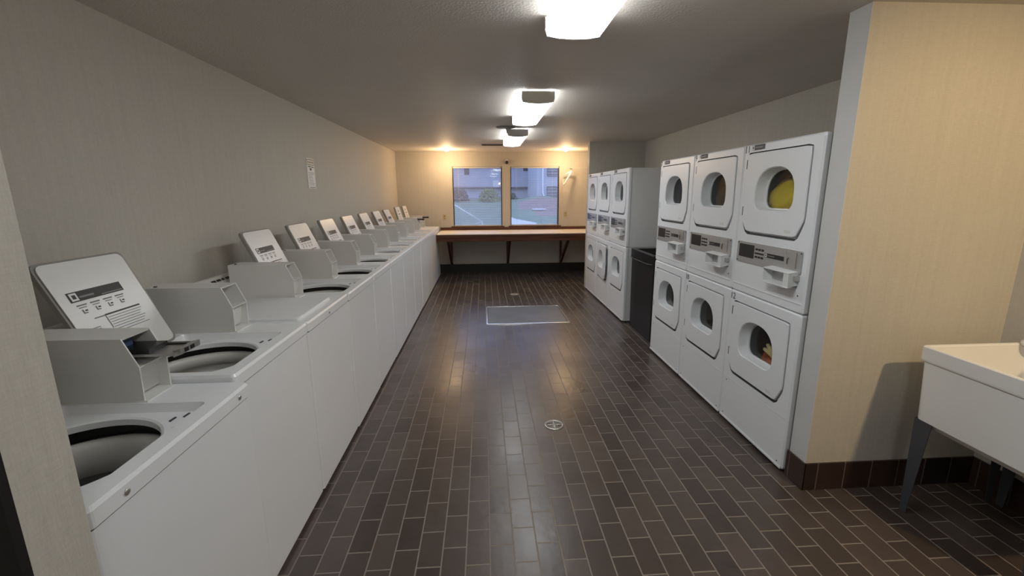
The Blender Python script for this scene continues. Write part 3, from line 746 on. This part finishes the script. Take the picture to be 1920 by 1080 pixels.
# sprinkler plate and head, vent
r = empty('ceiling_sprinkler', (.285, 5.725, CZ)); tag(r, 'round ceiling plate with small white sprinkler head before the farthest light', 'sprinkler')
MB().lathe([(.115, -.0005), (.115, -.008), (.10, -.014), (0, -.014)], (0, 0, 0), 36).build('plate', plain('dusty_plate', (.30, .29, .27), .5), r)
MB().lathe([(.022, -.014), (.016, -.03), (.010, -.055), (.010, -.065), (.020, -.068), (.020, -.071), (0, -.071)], (.018, 0, 0), 20).build('sprinkler_head', WFR, r)
r = empty('air_vent', (.160, 7.72, CZ)); tag(r, 'dark slotted air vent on the ceiling beyond the farthest fluorescent light', 'vent')
m = MB().box(-.18, .18, -.075, -.062, -.012, -.0005).box(-.18, .18, .062, .075, -.012, -.0005).box(-.18, -.167, -.062, .062, -.012, -.0005).box(.167, .18, -.062, .062, -.012, -.0005); m.build('vent_frame', plain('vent_bronze', (.20, .17, .13), .5), r)
m = MB()
for k in range(7): m.prism([(-.055 + k * .017, -.011), (-.052 + k * .017, -.011), (-.043 + k * .017, -.002), (-.046 + k * .017, -.002)], -.167, .167, 'x')
m.build('louvre', plain('vent_slat', (.14, .12, .09), .5), r)

# ------------------------------------------------------------------ wall items
r = empty('wall_sign', (XL, 4.51, 1.635)); tag(r, 'narrow white notice with dark green header on the left wall', 'sign')
MB().box(.0005, .004, 0, .19, 0, .285).build('board', WHITE, r, .001)
m = MB().box(.0041, .0048, .010, .180, .222, .276)
m.box(.0048, .0053, .018, .172, .230, .268, 1)
for k in range(6): m.box(.0053, .0057, .028 + k * .024, .044 + k * .024, .238, .260, 0)
m.box(.0041, .0048, .02, .10, .203, .214).box(.0041, .0048, .11, .172, .200, .211)
m.box(.0041, .0048, .062, .110, .172, .194, 2)
for k, (a, b) in enumerate(((.02, .17), (.02, .165), (.02, .12), (.02, .12), (.02, .13), (.03, .13), (.03, .14), (.03, .16), (.03, .15))): m.box(.0041, .0046, a, b, .148 - k * .0145, .152 - k * .0145, 3)
m.box(.0041, .0048, .03, .175, .008, .014, 2)
m.build('print', [DGREEN, GREYP, INKD, INK], r)
def outlet(x, z, label, kind):
    r = empty('wall_outlet', (x, YB, z)); tag(r, label, 'outlet')
    MB().box(-.036, .036, -.006, -.0005, -.058, .058).build('cover_plate', TAN, r, .002)
    for s in (-.021, .021):
        MB().lathe([(.016, 0), (.016, -.002), (0, -.002)], (0, -.006, s), 18, axis='y').build('socket', plain('outlet_inset', (.36, .30, .18), .5), r)
    return r
outlet(-.781, 1.123, 'almond wall outlet left of the windows', 0)
outlet(1.65, 1.160, 'almond wall outlet right of the windows below the hanger', 1)
r = empty('security_camera', (.466, YB, 2.185)); tag(r, 'small white and black dome camera above the windows', 'camera')
MB().lathe([(.030, -.0005), (.030, -.018), (.024, -.030)], (0, 0, .028), 22, axis='y').build('mount', WFR, r)
MB().lathe([(.0, -.062), (.012, -.061), (.026, -.050), (.032, -.036), (.032, -.012), (.0, -.011)], (0, 0, -.012), 22, axis='y').build('dome', BLACK, r)
# clothes line and hanger
HX, HY, HZ = 1.728, 8.85, 2.035
r = empty('clothes_line', (HX, HY, HZ)); tag(r, 'thin cord strung from the window wall to the right wall near the ceiling', 'clothes line')
MB().tube([(0, .165, .020), (0, .01, .014), (.10, -.02, .018), (.871, -.05, .050)], .0028, 6).build('cord', WFR, r)
MB().lathe([(.012, .17), (.012, .160), (.004, .155), (.004, .140)], (0, 0, .020), 12, axis='y').build('wall_hook', STEEL, r)
r = empty('clothes_hanger', (HX, HY - .01, HZ + .004)); tag(r, 'white plastic clothes hanger hanging askew from the cord beside the right window', 'hanger')
hk = [(.0, .015 * cos(a), .002 + .015 * sin(a)) for a in [radians(t) for t in range(-20, 200, 20)]]
MB().tube(hk + [(0, -.014, -.015), (0, -.003, -.030), (0, 0, -.060)], .003, 6).build('hook', CHROME, r)
E1 = Vector((-.155, .11, -.135)); E2 = Vector((-.190, -.20, -.315)); A0 = Vector((0, 0, -.055))
m = MB()
for e in (E1, E2): m.tube([A0, A0.lerp(e, .12) + Vector((0, 0, .008)), A0.lerp(e, .6) + Vector((0, 0, .012)), e], [.018, .017, .013, .010], 8)
m.tube([E1, E1.lerp(E2, .5) + Vector((-.01, 0, -.01)), E2], .004, 8)
m.build('hanger_body', WHITE, r)

# ------------------------------------------------------------------ outside
GRASS = plain('lawn', (.17, .23, .17), .9, var=.35, scale=2); BARK = plain('bark_mulch', (.26, .20, .19), .9, var=.3, scale=2.5)
SIDING = plain('grey_siding', (.42, .44, .50), .7, var=.05, scale=1); SIDING2 = plain('pale_siding', (.50, .52, .60), .7, var=.05, scale=1)
ROOF = plain('roof_shingle', (.13, .13, .15), .8); CONC = plain('concrete_path', (.55, .55, .58), .8, var=.1); WDARK = plain('dark_window', (.05, .06, .07), .2)
g = MB()
nx, ny = 60, 60; pts = []
def gz(x, y):
    t = min(1, max(0, (y - 17) / 13)); t = t * t * (3 - 2 * t)
    return .50 + .75 * t + .42 * math.exp(-((x - 3.3) / 1.5) ** 2 - ((y - 25.0) / 2.0) ** 2)
for j in range(ny + 1):
    for i in range(nx + 1):
        x, y = -18 + 36 * i / nx, 9.16 + 34 * j / ny; pts.append((x, y, gz(x, y)))
for j in range(ny):
    for i in range(nx):
        a = j * (nx + 1) + i; x = -18 + 36 * (i + .5) / nx; y = 9.16 + 34 * (j + .5) / ny
        g.add([pts[a], pts[a + 1], pts[a + nx + 2], pts[a + nx + 1]], [(0, 1, 2, 3)], 1 if (x > 1.6 + (24 - y) * .25 and 20 < y < 24.2) else 0)
struct('ground', g, [GRASS, BARK])
wk = MB().box(-9, .28, 12.6, 15.6, .44, .52)
wk.prism([(.85, 13.0), (1.70, 13.2), (1.75, 15.2), (1.25, 17.5), (1.15, 19.0), (1.0, 19.0)], .44, .60, 'z')
struct('walkway', wk, CONC)
o = MB().lathe([(.35, 0), (.34, .06), (.0, .07)], (0, 0, 0), 24).build('stepping_stone', CONC); o.location = (2.72, 22.0, gz(2.72, 22) - .01); tag(o, 'pale flat stone slab on the slope in the right window view', 'stone slab')
r = empty('house', (0, 33, 1.0)); tag(r, 'long pale house on the rise seen through both windows', 'house')
MB().box(-18, 6.4, 0, 8, -.2, 6.0).build('wall', SIDING2, r)
MB().box(-18, 6.4, -.35, 0, .93, 1.03).build('deck_edge', WDARK, r)
m = MB().prism([(-1.2, 3.3), (-1.2, 3.45), (0, 3.95), (0, 3.8)], -18.2, 6.6, 'x'); m.build('roof', ROOF, r)
MB().box(.69, 1.11, -.04, -.001, 1.03, 1.50).build('door', WHITE, r)
for (x0, x1, z0, z1) in ((-9, -7.8, 1.3, 2.1), (-1.35, -1.0, 1.9, 2.35), (2.9, 3.6, 2.15, 2.6)):
    MB().box(x0, x1, -.04, -.001, z0, z1).build('window', WDARK, r)
MB().lathe([(0, -.05), (.035, -.03), (.045, 0), (.035, .03), (0, .05)], (1.17, -.08, 1.28), 14).build('porch_lamp', emit('porch_bulb', (1, .8, .5), 5), r)
r = empty('apartment_building', (3.11, 26.3, 1.0)); tag(r, 'grey apartment building corner with two windows seen at the right of the right window', 'building')
MB().box(0, 8, 0, 5.5, -.6, 5.5).build('wall', SIDING, r)
for z0, z1 in ((.37, .97), (1.54, 2.3)):
    w_ = MB().box(.58, 1.45, -.05, -.001, z0, z1).build('window', WDARK, r)
    m = MB()
    for k in range(int((z1 - z0) / .09)): m.box(.60, 1.43, -.06, -.051, z0 + .03 + k * .09, z0 + .065 + k * .09)
    m.build('shutter_slats', SIDING, w_)
m = MB().tube([(.33, -.06, 5.0), (.33, -.06, .95), (.34, -.08, .6), (.48, -.20, .22)], .035, 8); m.build('downspout', WHITE, r)
def shrub(x, y, z, s, label, col, seed):
    rnd = random.Random(seed); m = MB()
    for k in range(420):
        a = rnd.uniform(0, 2 * pi); t = rnd.uniform(0, 1) ** .5; hgt = rnd.uniform(0, 1)
        rr = s * t * (1 - .55 * hgt ** 2); c0 = Vector((x + rr * cos(a), y + rr * sin(a), z + hgt * s * 1.1))
        u = Vector((rnd.uniform(-1, 1), rnd.uniform(-1, 1), rnd.uniform(-.3, 1))).normalized() * s * .12; v = u.orthogonal() * .45
        m.add([c0 - u, c0 + v, c0 + u, c0 - v], [(0, 1, 2, 3)])
    o = m.build('shrub', col); tag(o, label, 'shrub', 'shrubs outside the windows'); return o
LEAF = plain('shrub_leaf', (.06, .10, .05), .8, var=.3); LEAFB = plain('brown_shrub_leaf', (.12, .10, .09), .9, var=.3); LEAFY = plain('yellow_green_leaf', (.20, .24, .08), .9, var=.3)
shrub(1.75, 28.2, gz(1.75, 28.2) - .03, .38, 'dark leafy shrub at the left edge of the right window view', LEAF, 1)
for k, (x, y, s, c_, lb) in enumerate(((-3.0, 26, .62, LEAFB, 'brown leafless bush at the far left of the left window view'), (-1.45, 27.0, .66, LEAFB, 'brown bush in the middle of the left window view'), (.35, 26.5, .70, LEAFY, 'yellow-green bush at the right of the left window view'))):
    shrub(x, y, gz(x, y) - .05, s, lb, c_, 11 + k)
r = empty('handrail', (-.45, 13.2, .52)); tag(r, 'white sloping handrail outside the left window', 'handrail')
MB().tube([(-.62, 0, .88), (.42, 0, .235), (.20, 0, .20)], .016, 8).build('rail', WHITE, r)
MB().tube([(.40, 0, -.0), (.40, 0, .24)], .014, 8).build('post', WHITE, r)
MB().tube([(-.60, 0, 0), (-.60, 0, .86)], .014, 8).build('post', WHITE, r)

# ------------------------------------------------------------------ sky
w = bpy.data.worlds.new('dusk'); S.world = w; w.use_nodes = True; nt = w.node_tree
bg = nt.nodes['Background']; bg.inputs['Color'].default_value = (.43, .55, .93, 1); bg.inputs['Strength'].default_value = 1.7

# ------------------------------------------------------------------ camera
cam = bpy.data.cameras.new('camera'); co = bpy.data.objects.new('camera', cam); COL.objects.link(co); S.camera = co
y_, p_, r_ = radians(3.5245), radians(12.0321), radians(-.336)
fwd = Vector((sin(y_) * cos(p_), cos(y_) * cos(p_), -sin(p_))); rt = Vector((cos(y_), -sin(y_), 0)); up = rt.cross(fwd)
R1 = rt * cos(r_) + up * sin(r_); U1 = up * cos(r_) - rt * sin(r_)
co.matrix_world = Matrix(((R1.x, U1.x, -fwd.x, 0), (R1.y, U1.y, -fwd.y, 0), (R1.z, U1.z, -fwd.z, 1.5752), (0, 0, 0, 1)))
cam.sensor_width = 36; cam.lens = 831.029 / 1920 * 36; cam.clip_start = .02; cam.clip_end = 300
vs = S.view_settings; vs.view_transform = 'Standard'; vs.look = 'None'; vs.gamma = 1; vs.use_curve_mapping = False; vs.exposure = 0.70
S.cycles.max_bounces = 8; S.cycles.diffuse_bounces = 5
